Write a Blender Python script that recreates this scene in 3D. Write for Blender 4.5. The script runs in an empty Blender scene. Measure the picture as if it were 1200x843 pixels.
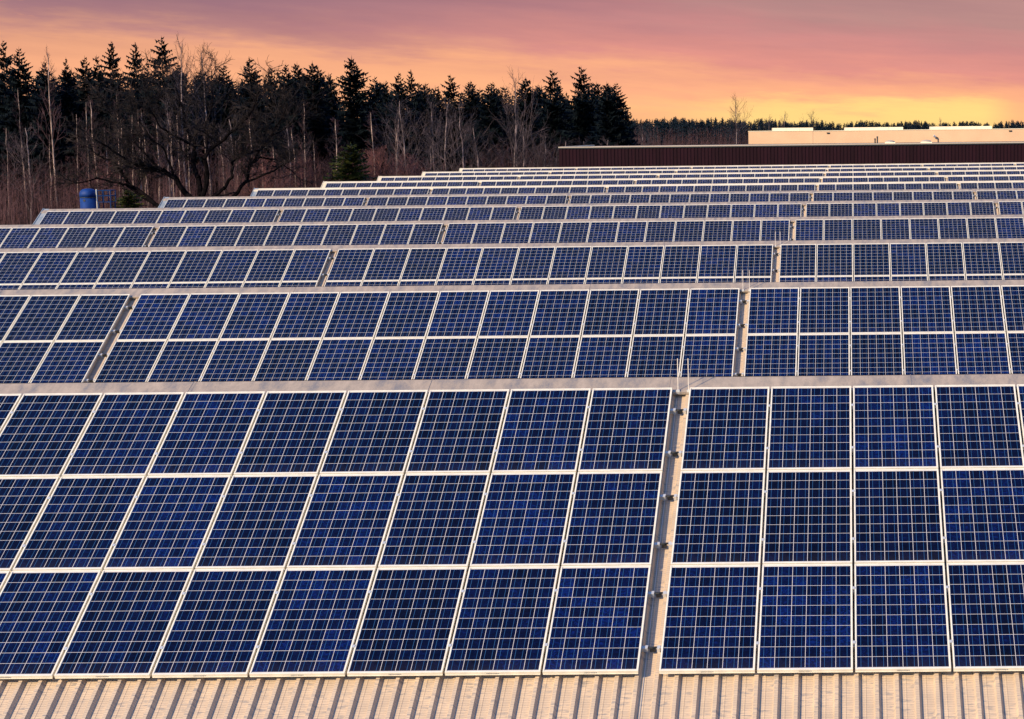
import bpy, math, random
import numpy as np
from mathutils import Vector, Matrix

random.seed(7); rng = np.random.default_rng(7)
SC = bpy.context.scene
COL = SC.collection
R = math.radians

# ---------------------------------------------------------------- camera
F, CX, CY = 2312.4, 978.8, 421.5          # focal length and principal point in photograph pixels (1200 wide crop)
PITCH, YAW, ROLL = .11583, .01036, -.01071
CAMZ = 11.0
cf = Vector((-math.sin(YAW)*math.cos(PITCH), math.cos(YAW)*math.cos(PITCH), -math.sin(PITCH)))
r0 = Vector((math.cos(YAW), math.sin(YAW), 0)); u0 = r0.cross(cf)
cr = r0*math.cos(ROLL) + u0*math.sin(ROLL); cu = -r0*math.sin(ROLL) + u0*math.cos(ROLL)
cam = bpy.data.cameras.new('camera'); camo = bpy.data.objects.new('camera', cam); COL.objects.link(camo)
cam.sensor_width = 36; cam.lens = F/1200*36; cam.shift_x = (600-CX)/1200; cam.shift_y = 0
cam.clip_start = .5; cam.clip_end = 6000
M4 = Matrix(((cr.x, cu.x, -cf.x, 0), (cr.y, cu.y, -cf.y, 0), (cr.z, cu.z, -cf.z, CAMZ), (0, 0, 0, 1)))
camo.matrix_world = M4
SC.camera = camo

def at(px, py, Y):
    d = cf*F + cr*(px-CX) - cu*(py-CY)
    k = Y/d.y
    return Vector((d.x*k, Y, CAMZ + d.z*k))
def project(p):
    v = Vector(p) - Vector((0, 0, CAMZ)); c = v.dot(cf)
    return CX + F*v.dot(cr)/c, CY - F*v.dot(cu)/c

# ---------------------------------------------------------------- sky, sun, exposure
SUN_AZ, SUN_EL = R(43), R(27)             # to the left of straight behind the camera
sdir = Vector((-math.sin(SUN_AZ)*math.cos(SUN_EL), -math.cos(SUN_AZ)*math.cos(SUN_EL), math.sin(SUN_EL)))
sl = bpy.data.lights.new('sun', 'SUN'); sl.energy = 5.0; sl.angle = R(.5); sl.color = (1, .79, .49)
so = bpy.data.objects.new('sun', sl); COL.objects.link(so); so.location = (-60, -60, 60)
so.rotation_euler = sdir.to_track_quat('Z', 'Y').to_euler()

def lin(c):
    return tuple((x/255/12.92 if x/255 <= .04045 else ((x/255+.055)/1.055)**2.4) for x in c) + (1,)

W = bpy.data.worlds.new('World'); SC.world = W; W.use_nodes = True
nt = W.node_tree; nt.nodes.clear()
class NT:
    def __init__(s, t): s.t = t
    def n(s, kind, **kw):
        x = s.t.nodes.new(kind)
        for k, v in kw.items(): setattr(x, k, v)
        return x
    def m(s, op, a, b=None, c=None, clamp=False):
        x = s.n('ShaderNodeMath', operation=op, use_clamp=clamp)
        for i, v in enumerate((a, b, c)):
            if v is None: continue
            if isinstance(v, (int, float)): x.inputs[i].default_value = v
            else: s.t.links.new(v, x.inputs[i])
        return x.outputs[0]
    def l(s, a, b): s.t.links.new(a, b)
    def ss(s, v, a, b):
        x = s.n('ShaderNodeMapRange', interpolation_type='SMOOTHSTEP'); s.l(v, x.inputs[0])
        x.inputs[1].default_value = a; x.inputs[2].default_value = b
        return x.outputs[0]
    def mix(s, f, a, b, mode='MIX'):
        x = s.n('ShaderNodeMix', data_type='RGBA', blend_type=mode)
        for i, v in ((0, f), (6, a), (7, b)):
            if isinstance(v, (int, float)): x.inputs[i].default_value = v
            elif isinstance(v, tuple): x.inputs[i].default_value = v
            else: s.l(v, x.inputs[i])
        return x.outputs[2]
    def ramp(s, f, stops, interp='LINEAR'):
        x = s.n('ShaderNodeValToRGB'); e = x.color_ramp; e.interpolation = interp
        while len(e.elements) < len(stops): e.elements.new(.5)
        for q, (p, c) in zip(e.elements, stops): q.position = p; q.color = c
        s.l(f, x.inputs[0]); return x.outputs[0]
    def noise(s, vec, scale, detail=3, rough=.55):
        x = s.n('ShaderNodeTexNoise'); x.inputs['Scale'].default_value = scale
        x.inputs['Detail'].default_value = detail; x.inputs['Roughness'].default_value = rough
        if vec is not None: s.l(vec, x.inputs['Vector'])
        return x.outputs[0]
w = NT(nt)
out = w.n('ShaderNodeOutputWorld'); bg = w.n('ShaderNodeBackground'); bg2 = w.n('ShaderNodeBackground')
sky = w.n('ShaderNodeTexSky', sky_type='NISHITA', sun_disc=False); sky.sun_elevation = SUN_EL
sky.sun_rotation = math.atan2(sdir.x, sdir.y); sky.air_density = 1.5; sky.ozone_density = 4.0; sky.dust_density = .6
w.l(w.mix(1.0, sky.outputs[0], (.55, .88, 1.4, 1), 'MULTIPLY'), bg.inputs[0]); bg.inputs[1].default_value = .105
tc = w.n('ShaderNodeTexCoord'); sep = w.n('ShaderNodeSeparateXYZ'); w.l(tc.outputs['Generated'], sep.inputs[0])
az = w.m('ARCTAN2', sep.outputs[0], sep.outputs[1]); el = w.m('ARCSINE', sep.outputs[2])
cmb = w.n('ShaderNodeCombineXYZ'); w.l(w.m('MULTIPLY', az, 1.0), cmb.inputs[0]); w.l(w.m('ADD', w.m('MULTIPLY', el, 6.5), w.m('MULTIPLY', az, .45)), cmb.inputs[1])
cmb.inputs[2].default_value = 3.3
n1 = w.noise(cmb.outputs[0], 7, 5, .55); n2 = w.noise(cmb.outputs[0], 22, 4, .6)
azc = w.m('MAXIMUM', w.m('MINIMUM', az, .15), -.6)
vb = w.m('ADD', w.m('ADD', .0222, w.m('MULTIPLY', azc, -.05)), w.m('MULTIPLY', w.m('MULTIPLY', azc, azc), .12))
t = w.m('DIVIDE', w.m('MAXIMUM', el, 0.0), vb)
t = w.m('ADD', t, w.m('MULTIPLY', w.m('SUBTRACT', n1, .5), 1.1))
t = w.m('ADD', t, w.m('MULTIPLY', w.m('SUBTRACT', n2, .5), .8))
tt = w.m('DIVIDE', w.m('ADD', t, .5), 3.5, clamp=True)
P = lambda v: (v+.5)/3.5
warm = w.ramp(tt, [(P(.05), lin((253, 186, 128))), (P(.40), lin((252, 184, 130))), (P(.70), lin((250, 176, 132))),
                   (P(1.0), lin((243, 168, 132))), (P(1.4), lin((222, 146, 134))), (P(2.0), lin((204, 138, 134))), (P(2.7), lin((188, 140, 134)))])
# left of the view the low band is a duller peach than the yellow glow on the right
lf = w.ss(az, -.05, -.33)
yel = w.m('MULTIPLY', w.m('SUBTRACT', 1, w.ss(tt, P(.35), P(.8))), w.m('MULTIPLY', w.ss(az, -.11, -.03), w.m('SUBTRACT', 1, w.ss(az, .062, .085))))
warm = w.mix(yel, warm, lin((255, 214, 132)))
warm = w.mix(w.m('MULTIPLY', lf, .62), warm, w.ramp(tt, [(P(0), lin((238, 166, 132))), (P(.85), lin((232, 164, 126))), (P(1.15), lin((172, 124, 126))), (P(2), lin((128, 100, 118)))]))
mv = w.m('MULTIPLY', w.ss(el, .034, .078), w.m('ADD', .25, w.m('MULTIPLY', lf, .5)))
warm = w.mix(mv, warm, lin((122, 98, 122)))
patch = w.m('MULTIPLY', w.m('MULTIPLY', w.ss(n2, .57, .72), w.ss(az, -.3, -.36)), w.m('MULTIPLY', w.ss(el, .05, .058), .75))
warm = w.mix(patch, warm, lin((240, 165, 120)))
cm2 = w.n('ShaderNodeCombineXYZ'); w.l(w.m('MULTIPLY', az, 5), cm2.inputs[0]); w.l(w.m('ADD', w.m('MULTIPLY', el, 60), w.m('MULTIPLY', az, 5)), cm2.inputs[1])
n3 = w.noise(cm2.outputs[0], 1.4, 6, .6)
warm = w.mix(.38, warm, w.mix(1.0, warm, w.ramp(n3, [(.3, (.78, .78, .84, 1)), (.7, (1.16, 1.14, 1.06, 1))]), 'MULTIPLY'))
w.l(warm, bg2.inputs[0]); bg2.inputs[1].default_value = .72
mx = w.n('ShaderNodeMixShader'); w.l(w.m('MAXIMUM', w.ss(el, .08, .22), w.ss(w.m('ABSOLUTE', w.m('ADD', az, .15)), .9, 1.4)), mx.inputs[0]); w.l(bg2.outputs[0], mx.inputs[1]); w.l(bg.outputs[0], mx.inputs[2])
w.l(mx.outputs[0], out.inputs[0])
SC.view_settings.view_transform = 'Standard'; SC.view_settings.look = 'None'
SC.view_settings.exposure = .6; SC.view_settings.gamma = 1; SC.view_settings.use_curve_mapping = False

# ---------------------------------------------------------------- materials
def mat(name, col, rough=.6, metal=0, build=None, spec=None):
    m = bpy.data.materials.new(name); m.use_nodes = True
    b = m.node_tree.nodes['Principled BSDF']; b.inputs['Base Color'].default_value = tuple(col)+(1,)
    b.inputs['Roughness'].default_value = rough; b.inputs['Metallic'].default_value = metal
    if spec is not None: b.inputs['Specular IOR Level'].default_value = spec
    if build: build(NT(m.node_tree), b)
    return m
def vary(a, b_, scale, detail=4, stretch=(1, 1, 1), lo=.35, hi=.65, bump=0):
    def f(w, b):
        tc = w.n('ShaderNodeTexCoord'); mp = w.n('ShaderNodeMapping'); mp.inputs['Scale'].default_value = stretch
        w.l(tc.outputs['Object'], mp.inputs[0])
        nz = w.noise(mp.outputs[0], scale, detail)
        w.l(w.ramp(nz, [(lo, tuple(a)+(1,)), (hi, tuple(b_)+(1,))]), b.inputs['Base Color'])
        if bump:
            bp = w.n('ShaderNodeBump'); bp.inputs['Strength'].default_value = bump; w.l(nz, bp.inputs['Height']); w.l(bp.outputs[0], b.inputs['Normal'])
    return f
ALU = mat('anodised_frame', (.86, .84, .80), .42, .15, vary((.66, .60, .50), (.80, .74, .62), 5))
DARK = mat('dark_plastic', (.012, .012, .014), .5)
STEEL = mat('galvanised_rail', (.62, .61, .6), .4, .5)
CAP = mat('weathered_ridge_steel', (.42, .40, .41), .55, .25)
def capb(w, b):
    tc = w.n('ShaderNodeTexCoord'); mp = w.n('ShaderNodeMapping'); mp.inputs['Scale'].default_value = (1.4, .5, .5); w.l(tc.outputs['Object'], mp.inputs[0])
    a = w.noise(mp.outputs[0], 5, 5, .65); c = w.noise(tc.outputs['Object'], 60, 3)
    col = w.ramp(w.m('ADD', a, w.m('MULTIPLY', w.m('SUBTRACT', c, .5), .35)), [(.3, (.21, .19, .19, 1)), (.5, (.36, .285, .225, 1)), (.7, (.46, .36, .28, 1))])
    w.l(col, b.inputs['Base Color'])
capb(NT(CAP.node_tree), CAP.node_tree.nodes['Principled BSDF'])
def roofb(w, b):
    # UV is (metres along the hall, metres down the slope)
    uv = w.n('ShaderNodeUVMap'); sp = w.n('ShaderNodeSeparateXYZ'); w.l(uv.outputs[0], sp.inputs[0])
    X, S = sp.outputs[0], sp.outputs[1]
    st = w.m('SINE', w.m('MULTIPLY', S, 2*math.pi/.034))
    mp = w.n('ShaderNodeMapping'); mp.inputs['Scale'].default_value = (1, 1, 1); w.l(uv.outputs[0], mp.inputs[0])
    big = w.noise(mp.outputs[0], 3.5, 4, .6)
    mp2 = w.n('ShaderNodeMapping'); mp2.inputs['Scale'].default_value = (7, 30, 1); w.l(uv.outputs[0], mp2.inputs[0])
    sm = w.noise(mp2.outputs[0], 1, 3, .6)
    v = w.m('ADD', w.m('MULTIPLY', st, .045), .5)
    v = w.m('ADD', v, w.m('MULTIPLY', w.m('SUBTRACT', big, .5), .5))
    col = w.ramp(v, [(.25, (.31, .25, .20, 1)), (.55, (.53, .40, .285, 1)), (.8, (.63, .48, .35, 1))])
    dirt = w.m('MULTIPLY', w.ss(sm, .50, .64), w.m('MULTIPLY', w.ss(big, .42, .56), .62))
    col = w.mix(dirt, col, (.17, .17, .18, 1))
    w.l(col, b.inputs['Base Color'])
    bp = w.n('ShaderNodeBump'); bp.inputs['Strength'].default_value = .25; bp.inputs['Distance'].default_value = .004
    w.l(st, bp.inputs['Height']); w.l(bp.outputs[0], b.inputs['Normal'])
ROOF = mat('ribbed_roof_steel', (.65, .6, .55), .5, .1, roofb)
VERGE2 = mat('dull_coping', (.36, .30, .24), .6)
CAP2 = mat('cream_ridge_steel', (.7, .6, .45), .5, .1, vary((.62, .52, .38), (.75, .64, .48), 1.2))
VERGE = mat('verge_flashing', (.62, .60, .58), .45, .3, vary((.22, .26, .30), (.36, .38, .40), 3))
def pvb(w, b):
    # UV in metres on the laminate; 6 x 10 cells with two busbars each
    uv = w.n('ShaderNodeUVMap'); sp = w.n('ShaderNodeSeparateXYZ'); w.l(uv.outputs[0], sp.inputs[0])
    PX, PY, gx, gy = .1582, .1588, .0050, .0052
    x = w.m('DIVIDE', sp.outputs[0], PX); y = w.m('DIVIDE', sp.outputs[1], PY)
    fx = w.m('FRACT', x); fy = w.m('FRACT', y)
    dx = w.m('MULTIPLY', w.m('MINIMUM', fx, w.m('SUBTRACT', 1, fx)), PX)
    dy = w.m('MULTIPLY', w.m('MINIMUM', fy, w.m('SUBTRACT', 1, fy)), PY)
    gap = w.m('MAXIMUM', w.m('LESS_THAN', dx, gx/2), w.m('LESS_THAN', dy, gy/2))
    outs = w.m('MAXIMUM', w.m('MAXIMUM', w.m('LESS_THAN', x, 0), w.m('GREATER_THAN', x, 6)), w.m('MAXIMUM', w.m('LESS_THAN', y, 0), w.m('GREATER_THAN', y, 10)))
    gap = w.m('MAXIMUM', gap, outs)
    bar = w.m('MAXIMUM', w.m('LESS_THAN', w.m('ABSOLUTE', w.m('SUBTRACT', fx, .26)), .016), w.m('LESS_THAN', w.m('ABSOLUTE', w.m('SUBTRACT', fx, .74)), .016))
    inf = w.n('ShaderNodeObjectInfo')
    cid = w.n('ShaderNodeCombineXYZ'); w.l(w.m('FLOOR', x), cid.inputs[0]); w.l(w.m('FLOOR', y), cid.inputs[1]); w.l(w.m('MULTIPLY', inf.outputs['Random'], 91.7), cid.inputs[2])
    wn = w.n('ShaderNodeTexWhiteNoise', noise_dimensions='3D'); w.l(cid.outputs[0], wn.inputs[0])
    # crystal grain of multicrystalline silicon
    vo = w.n('ShaderNodeTexVoronoi'); vo.inputs['Scale'].default_value = 55; w.l(uv.outputs[0], vo.inputs['Vector'])
    gs = w.n('ShaderNodeSeparateColor'); w.l(vo.outputs['Color'], gs.inputs[0])
    k = w.m('ADD', w.m('MULTIPLY', wn.outputs[0], .45), w.m('MULTIPLY', gs.outputs[0], .4))
    k = w.m('ADD', k, w.m('MULTIPLY', inf.outputs['Random'], .3))
    cell = w.ramp(k, [(.1, (.0001, .0003, .0045, 1)), (.5, (.0002, .0014, .016, 1)), (.8, (.0004, .0034, .034, 1)), (1, (.001, .009, .085, 1))])
    cell = w.mix(bar, cell, (.016, .065, .17, 1))
    col = w.mix(gap, cell, (.47, .45, .46, 1))
    # thin film of dust, heavier along the lower edge
    du = w.m('MULTIPLY', w.ss(sp.outputs[1], .22, -.02), .014); tcd = w.n('ShaderNodeTexCoord')
    dn = w.noise(tcd.outputs['Object'], 5, 4, .65)
    du = w.m('MULTIPLY', w.m('ADD', du, .004), w.m('MULTIPLY', dn, 2.0))
    col = w.mix(du, col, (.42, .36, .32, 1))
    w.l(col, b.inputs['Base Color'])
    w.l(w.m('ADD', .07, w.m('MULTIPLY', dn, .09)), b.inputs['Roughness'])
PV = mat('solar_laminate', (.01, .02, .1), .09, 0, pvb)
PV.node_tree.nodes['Principled BSDF'].inputs['IOR'].default_value = 1.24
def brownb(w, b):
    tc = w.n('ShaderNodeTexCoord'); mp = w.n('ShaderNodeMapping'); mp.inputs['Scale'].default_value = (1, 1, .12); w.l(tc.outputs['Object'], mp.inputs[0])
    a = w.noise(mp.outputs[0], 1.2, 4)
    w.l(w.ramp(a, [(.3, (.010, .0035, .006, 1)), (.7, (.018, .005, .0095, 1))]), b.inputs['Base Color'])
BROWN = mat('brown_cladding', (.05, .015, .018), .8, 0, brownb, spec=.08)
TAN = mat('cream_render', (.72, .62, .5), .8, 0, vary((.56, .35, .215), (.61, .39, .24), .35, 5))
WHITE = mat('white_trim', (.72, .62, .46), .6)
ROD = mat('rod_metal', (.6, .52, .46), .5)
GRAVEL = mat('flat_roof_gravel', (.5, .44, .38), .9, 0, vary((.42, .37, .32), (.55, .48, .42), .8))
BLUE = mat('blue_painted_steel', (.006, .045, .24), .6, 0, vary((.002, .018, .11), (.006, .040, .19), 1.5), spec=.2)
BLUE2 = mat('faded_blue_steel', (.003, .022, .085), .7, spec=.1)
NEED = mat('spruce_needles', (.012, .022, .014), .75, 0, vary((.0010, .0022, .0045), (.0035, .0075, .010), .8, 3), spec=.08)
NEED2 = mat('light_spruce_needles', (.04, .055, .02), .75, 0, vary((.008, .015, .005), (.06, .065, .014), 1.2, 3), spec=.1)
BARK = mat('spruce_bark', (.05, .035, .028), .9, 0, vary((.012, .009, .009), (.035, .024, .02), 2, 4), spec=.2)
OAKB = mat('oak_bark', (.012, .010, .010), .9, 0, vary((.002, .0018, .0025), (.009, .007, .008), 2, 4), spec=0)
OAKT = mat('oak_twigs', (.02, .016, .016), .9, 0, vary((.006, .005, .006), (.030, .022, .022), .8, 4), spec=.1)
BIRCH = mat('birch_bark', (.5, .42, .36), .8, 0, vary((.03, .022, .024), (.48, .33, .28), 1.1, 4, (1, 1, .6), .40, .66), spec=.2)
GREYB = mat('grey_bark', (.13, .10, .09), .9, 0, vary((.012, .010, .014), (.085, .060, .070), .5, 3), spec=.2)
PALE = mat('pale_grey_bark', (.13, .10, .09), .9, 0, vary((.03, .024, .03), (.26, .19, .19), .9, 3), spec=.1)
TWIG = mat('bare_twigs', (.09, .055, .055), .9, 0, vary((.016, .011, .014), (.075, .040, .048), .6, 3), spec=.1)
PINKT = mat('reddish_twigs', (.22, .09, .09), .9, 0, vary((.06, .026, .03), (.16, .07, .07), .6, 3), spec=.1)
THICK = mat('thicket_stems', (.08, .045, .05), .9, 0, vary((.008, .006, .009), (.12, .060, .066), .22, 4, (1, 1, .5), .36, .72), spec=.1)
GRND = mat('forest_floor', (.06, .045, .03), 1, 0, vary((.015, .012, .010), (.05, .035, .025), .06, 6), spec=.1)

# ---------------------------------------------------------------- helpers
class MB:
    def __init__(s): s.v = []; s.f = []; s.uv = []; s.mi = []; s.cur = 0
    def face(s, pts, uvs=None):
        i = len(s.v); s.v += [tuple(p) for p in pts]; s.f.append(tuple(range(i, i+len(pts)))); s.mi.append(s.cur)
        s.uv += (uvs if uvs else [(0, 0)]*len(pts))
    def box(s, a, b):
        (x0, y0, z0), (x1, y1, z1) = a, b
        c = [(x0, y0, z0), (x1, y0, z0), (x1, y1, z0), (x0, y1, z0), (x0, y0, z1), (x1, y0, z1), (x1, y1, z1), (x0, y1, z1)]
        for q in ((0, 3, 2, 1), (4, 5, 6, 7), (0, 1, 5, 4), (1, 2, 6, 5), (2, 3, 7, 6), (3, 0, 4, 7)): s.face([c[k] for k in q])
    def tube(s, pts, rad, n=6, caps=True):
        pts = [Vector(p) for p in pts]; m = len(pts)
        rad = rad if isinstance(rad, (list, tuple)) else [rad]*m
        rings = []
        for i, p in enumerate(pts):
            d = (pts[min(i+1, m-1)] - pts[max(i-1, 0)]).normalized()
            a = d.orthogonal().normalized() if abs(d.z) < .99 else Vector((1, 0, 0))
            if abs(d.z) < .99: a = d.cross(Vector((0, 0, 1))).normalized()
            b = d.cross(a).normalized()
            rings.append([p + (a*math.cos(2*math.pi*k/n) + b*math.sin(2*math.pi*k/n))*rad[i] for k in range(n)])
        i0 = len(s.v)
        for rg in rings: s.v += [tuple(q) for q in rg]
        for i in range(m-1):
            for k in range(n):
                a, b = i0+i*n+k, i0+i*n+(k+1) % n
                s.f.append((a, b, b+n, a+n)); s.mi.append(s.cur); s.uv += [(0, 0)]*4
        if caps:
            s.f.append(tuple(range(i0+n-1, i0-1, -1))); s.mi.append(s.cur); s.uv += [(0, 0)]*n
            s.f.append(tuple(range(i0+(m-1)*n, i0+m*n))); s.mi.append(s.cur); s.uv += [(0, 0)]*n
    def build(s, name, mats, parent=None, smooth=False):
        me = bpy.data.meshes.new(name); me.from_pydata(s.v, [], s.f)
        ul = me.uv_layers.new(name='UVMap'); ul.data.foreach_set('uv', np.array(s.uv, dtype=np.float32).ravel())
        for m in (mats if isinstance(mats, (list, tuple)) else [mats]): me.materials.append(m)
        me.polygons.foreach_set('material_index', s.mi)
        if smooth: me.polygons.foreach_set('use_smooth', [True]*len(s.f))
        me.update()
        o = bpy.data.objects.new(name, me); COL.objects.link(o)
        if parent: o.parent = parent
        return o
def npmesh(name, V, Fc, mats, parent=None, mi=None):
    me = bpy.data.meshes.new(name); me.from_pydata(V.tolist() if hasattr(V, 'tolist') else V, [], Fc.tolist() if hasattr(Fc, 'tolist') else Fc)
    for m in (mats if isinstance(mats, (list, tuple)) else [mats]): me.materials.append(m)
    if mi is not None: me.polygons.foreach_set('material_index', mi)
    me.update(); o = bpy.data.objects.new(name, me); COL.objects.link(o)
    if parent: o.parent = parent
    return o
def tag(o, label=None, cat=None, group=None, kind=None):
    if label: o['label'] = label
    if cat: o['category'] = cat
    if group: o['group'] = group
    if kind: o['kind'] = kind
    return o
def empty(name, loc=(0, 0, 0), rot=(0, 0, 0)):
    o = bpy.data.objects.new(name, None); COL.objects.link(o); o.location = loc; o.rotation_euler = rot; o.empty_display_size = .2
    return o
kids = {}
def child(o, parent): o.parent = parent; kids.setdefault(parent.name, []).append(o); return o
def copy_tree(o, parts):
    c = o.copy(); COL.objects.link(c)
    for k in list(c.keys()):
        if k in ('label', 'group'): del c[k]
    for p in parts:
        q = p.copy(); COL.objects.link(q); q.parent = c
    return c
ORD = ['', 'first', 'second', 'third', 'fourth', 'fifth', 'sixth', 'seventh', 'eighth', 'ninth', 'tenth', 'eleventh', 'twelfth',
       'thirteenth', 'fourteenth', 'fifteenth', 'sixteenth', 'seventeenth', 'eighteenth', 'nineteenth', 'twentieth']
def ordn(i):
    if i <= 20: return ORD[i]
    tens = {2: 'twenty', 3: 'thirty', 4: 'forty', 5: 'fifty'}[i//10]
    te = {2: 'twentieth', 3: 'thirtieth', 4: 'fortieth', 5: 'fiftieth'}[i//10]
    return te if i % 10 == 0 else tens + ' ' + ORD[i % 10]

# ---------------------------------------------------------------- factory hall: eleven ribbed ridges
UX, H, D1, AL, DP, G, PW, PS = 2.0669, 3.1424, 24.2384, .49396, 15.2751, .2009, 1.01, 1.67
DX = [.014, -.04, .022, -.005, .009, .01, .008, -.003, .009, -.015, -.009]
DD = [-.064, .1, .016, -.052, .048, -.044, -.024, -.008, .035, -.041, .034]
CA, SA = math.cos(AL), math.sin(AL)
NR = 11
def loc(k, u, s, n):
    # row k, metres along the row, metres down the slope, metres out of the panel plane
    return Vector((u - UX + DX[k], D1 + k*DP + DD[k] - s*CA - n*SA, CAMZ - H - s*SA + n*CA))
UL = -3*G - 32*PW - .27; UR = 31.0
SR = -.34; NP = -.135
SV = DP/2/CA + SR
def back(k, p):
    yr = loc(k, 0, SR, NP).y
    return Vector((p.x, 2*yr - p.y, p.z))

ground = npmesh('ground', np.array([(-3000, -200, 0), (3000, -200, 0), (3000, 5000, 0), (-3000, 5000, 0)], float), np.array([(0, 1, 2, 3)]), GRND)
tag(ground, kind='structure')

hall = empty('factory_hall', (0, D1 + 5*DP, 0))
tag(hall, 'long factory hall with eleven parallel ribbed metal roof ridges carrying the solar panels', 'factory')
hoff = Vector(hall.location)
def hb(mb, name, m, smooth=False):
    mb.v = [(a-hoff.x, b-hoff.y, c-hoff.z) for a, b, c in mb.v]
    return mb.build(name, m, hall, smooth)
RP = .2062; PH = (at(1092.3, 797, D1 - 5.05*CA).x + UX) % RP     # rib phase
us = [UL]
prof = [(UL, 0)]
i0 = math.ceil((UL - PH)/RP)
u = PH + i0*RP
while u < UR:
    for du, hh in ((0, 0), (.016, .045), (.054, .045), (.080, 0)):
        if u+du < UR: prof.append((u+du, hh))
    if u+.128 < UR: prof += [(u+.118, 0), (u+.122, .003), (u+.132, .003), (u+.136, 0)]
    u += RP
prof.append((UR, 0))
for k in range(NR):
    for side in (0, 1):
        mb = MB()
        f = (lambda p: p) if side == 0 else (lambda p, k=k: back(k, p))
        smax = SV if (side or k) else SV
        for (ua, ha), (ub, hbv) in zip(prof[:-1], prof[1:]):
            # built in three lengths so the dirt on neighbouring sheets does not line up
            q = [f(loc(k, ua, smax, NP+ha)), f(loc(k, ub, smax, NP+hbv)), f(loc(k, ub, SR, NP+hbv)), f(loc(k, ua, SR, NP+ha))]
            o_ = k*13.7 + side*71
            uvq = [(ua+o_, smax), (ub+o_, smax), (ub+o_, SR), (ua+o_, SR)]
            if side: q = q[::-1]; uvq = uvq[::-1]
            mb.face(q, uvq)
        hb(mb, 'roof_slope', ROOF)
    # ridge cap: two wings with turned down lips
    mb = MB(); cl = 3.0; u = UL-.03
    while u < UR:
        ue = min(u+cl, UR)
        for side in (0, 1):
            f = (lambda p: p) if side == 0 else (lambda p, k=k: back(k, p))
            dz = .0015 if int((u-UL)/cl) % 2 else 0
            pr = [(SR, -.088+dz), (-.012, -.049+dz), (.028, -.052+dz), (.032, -.085+dz)]
            for (sa, na), (sb, nb) in zip(pr[:-1], pr[1:]):
                q = [f(loc(k, u, sb, nb)), f(loc(k, ue, sb, nb)), f(loc(k, ue, sa, na)), f(loc(k, u, sa, na))]
                mb.face(q if side == 0 else q[::-1])
        # lapped joint bead
        for side in (0, 1):
            f = (lambda p: p) if side == 0 else (lambda p, k=k: back(k, p))
            a, b = f(loc(k, ue-.04, SR, -.086)), f(loc(k, ue-.04, .0, -.046))
            mb.tube([a, b], .004, 4)
        u = ue
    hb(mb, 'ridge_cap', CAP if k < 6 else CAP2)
    # verge flashing on the left gable edge
    for side in (0, 1):
        f = (lambda p: p) if side == 0 else (lambda p, k=k: back(k, p))
        mb = MB()
        pr = [(UL-.035, -.30), (UL-.035, -.045), (UL-.005, -.045), (UL+.0, -.075), (UL+.225, -.075), (UL+.23, -.13)]
        for (ua, na), (ub, nb) in zip(pr[:-1], pr[1:]):
            q = [f(loc(k, ua, SV, na)), f(loc(k, ub, SV, nb)), f(loc(k, ub, SR-.0, nb)), f(loc(k, ua, SR-.0, na))]
            mb.face(q if side == 0 else q[::-1])
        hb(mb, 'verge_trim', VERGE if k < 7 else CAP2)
# walls
xl, xr = UL-UX-.02+.01, UR-UX
mb = MB()
for x, flip in ((xl, 1), (xr, 0)):
    for k in range(NR):
        a = loc(k, 0, SV, NP-.05); r = loc(k, 0, SR, NP-.05); b = back(k, a)
        q = [(x, a.y, 0), (x, b.y, 0), (x, b.y, b.z), (x, r.y, r.z), (x, a.y, a.z)]
        mb.face(q[::-1] if flip else q)
a = loc(0, 0, SV, NP-.05); b = back(NR-1, loc(NR-1, 0, SV, NP-.05))
mb.face([(xl, a.y, 0), (xr, a.y, 0), (xr, a.y, a.z), (xl, a.y, a.z)])
mb.face([(xr, b.y, 0), (xl, b.y, 0), (xl, b.y, b.z), (xr, b.y, b.z)])
hb(mb, 'wall', TAN)

# ---------------------------------------------------------------- solar panels
def frame_mesh():
    mb = MB(); W_, L_, t_, h_ = .985, 1.65, .0165, .042
    mb.box((0, 0, -h_), (W_, t_, 0)); mb.box((0, L_-t_, -h_), (W_, L_, 0))
    mb.box((0, t_, -h_), (t_, L_-t_, 0)); mb.box((W_-t_, t_, -h_), (W_, L_-t_, 0))
    for y in (t_, L_-t_): pass
    # small outer foot flange along the bottom edge
    mb.box((0.002, -.003, -h_), (W_-.002, 0, -h_+.006))
    return mb
def glass_mesh():
    mb = MB(); x0, x1, y0, y1 = .0165, .9685, .0165, 1.6335
    ox, oy = (.952-6*.1582)/2, (1.617-10*.1588)/2
    ox, oy = ox, oy
    mb.face([(x0, y0, -.006), (x1, y0, -.006), (x1, y1, -.006), (x0, y1, -.006)],
            [(-ox, -oy), (.952-ox, -oy), (.952-ox, 1.617-oy), (-ox, 1.617-oy)])
    mb.face([(x0, y1, -.03), (x1, y1, -.03), (x1, y0, -.03), (x0, y0, -.03)])
    return mb
groups = [(-G-12*PW, 12), (-2*G-22*PW, 10), (-3*G-32*PW, 10)]   # left of the main gap: left edge, panels
groups = [(g_[0] + (0.0), g_[1]) for g_ in groups]
rgroups = [(0, 8), (8*PW+G, 8), (16*PW+2*G, 8)]
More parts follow.
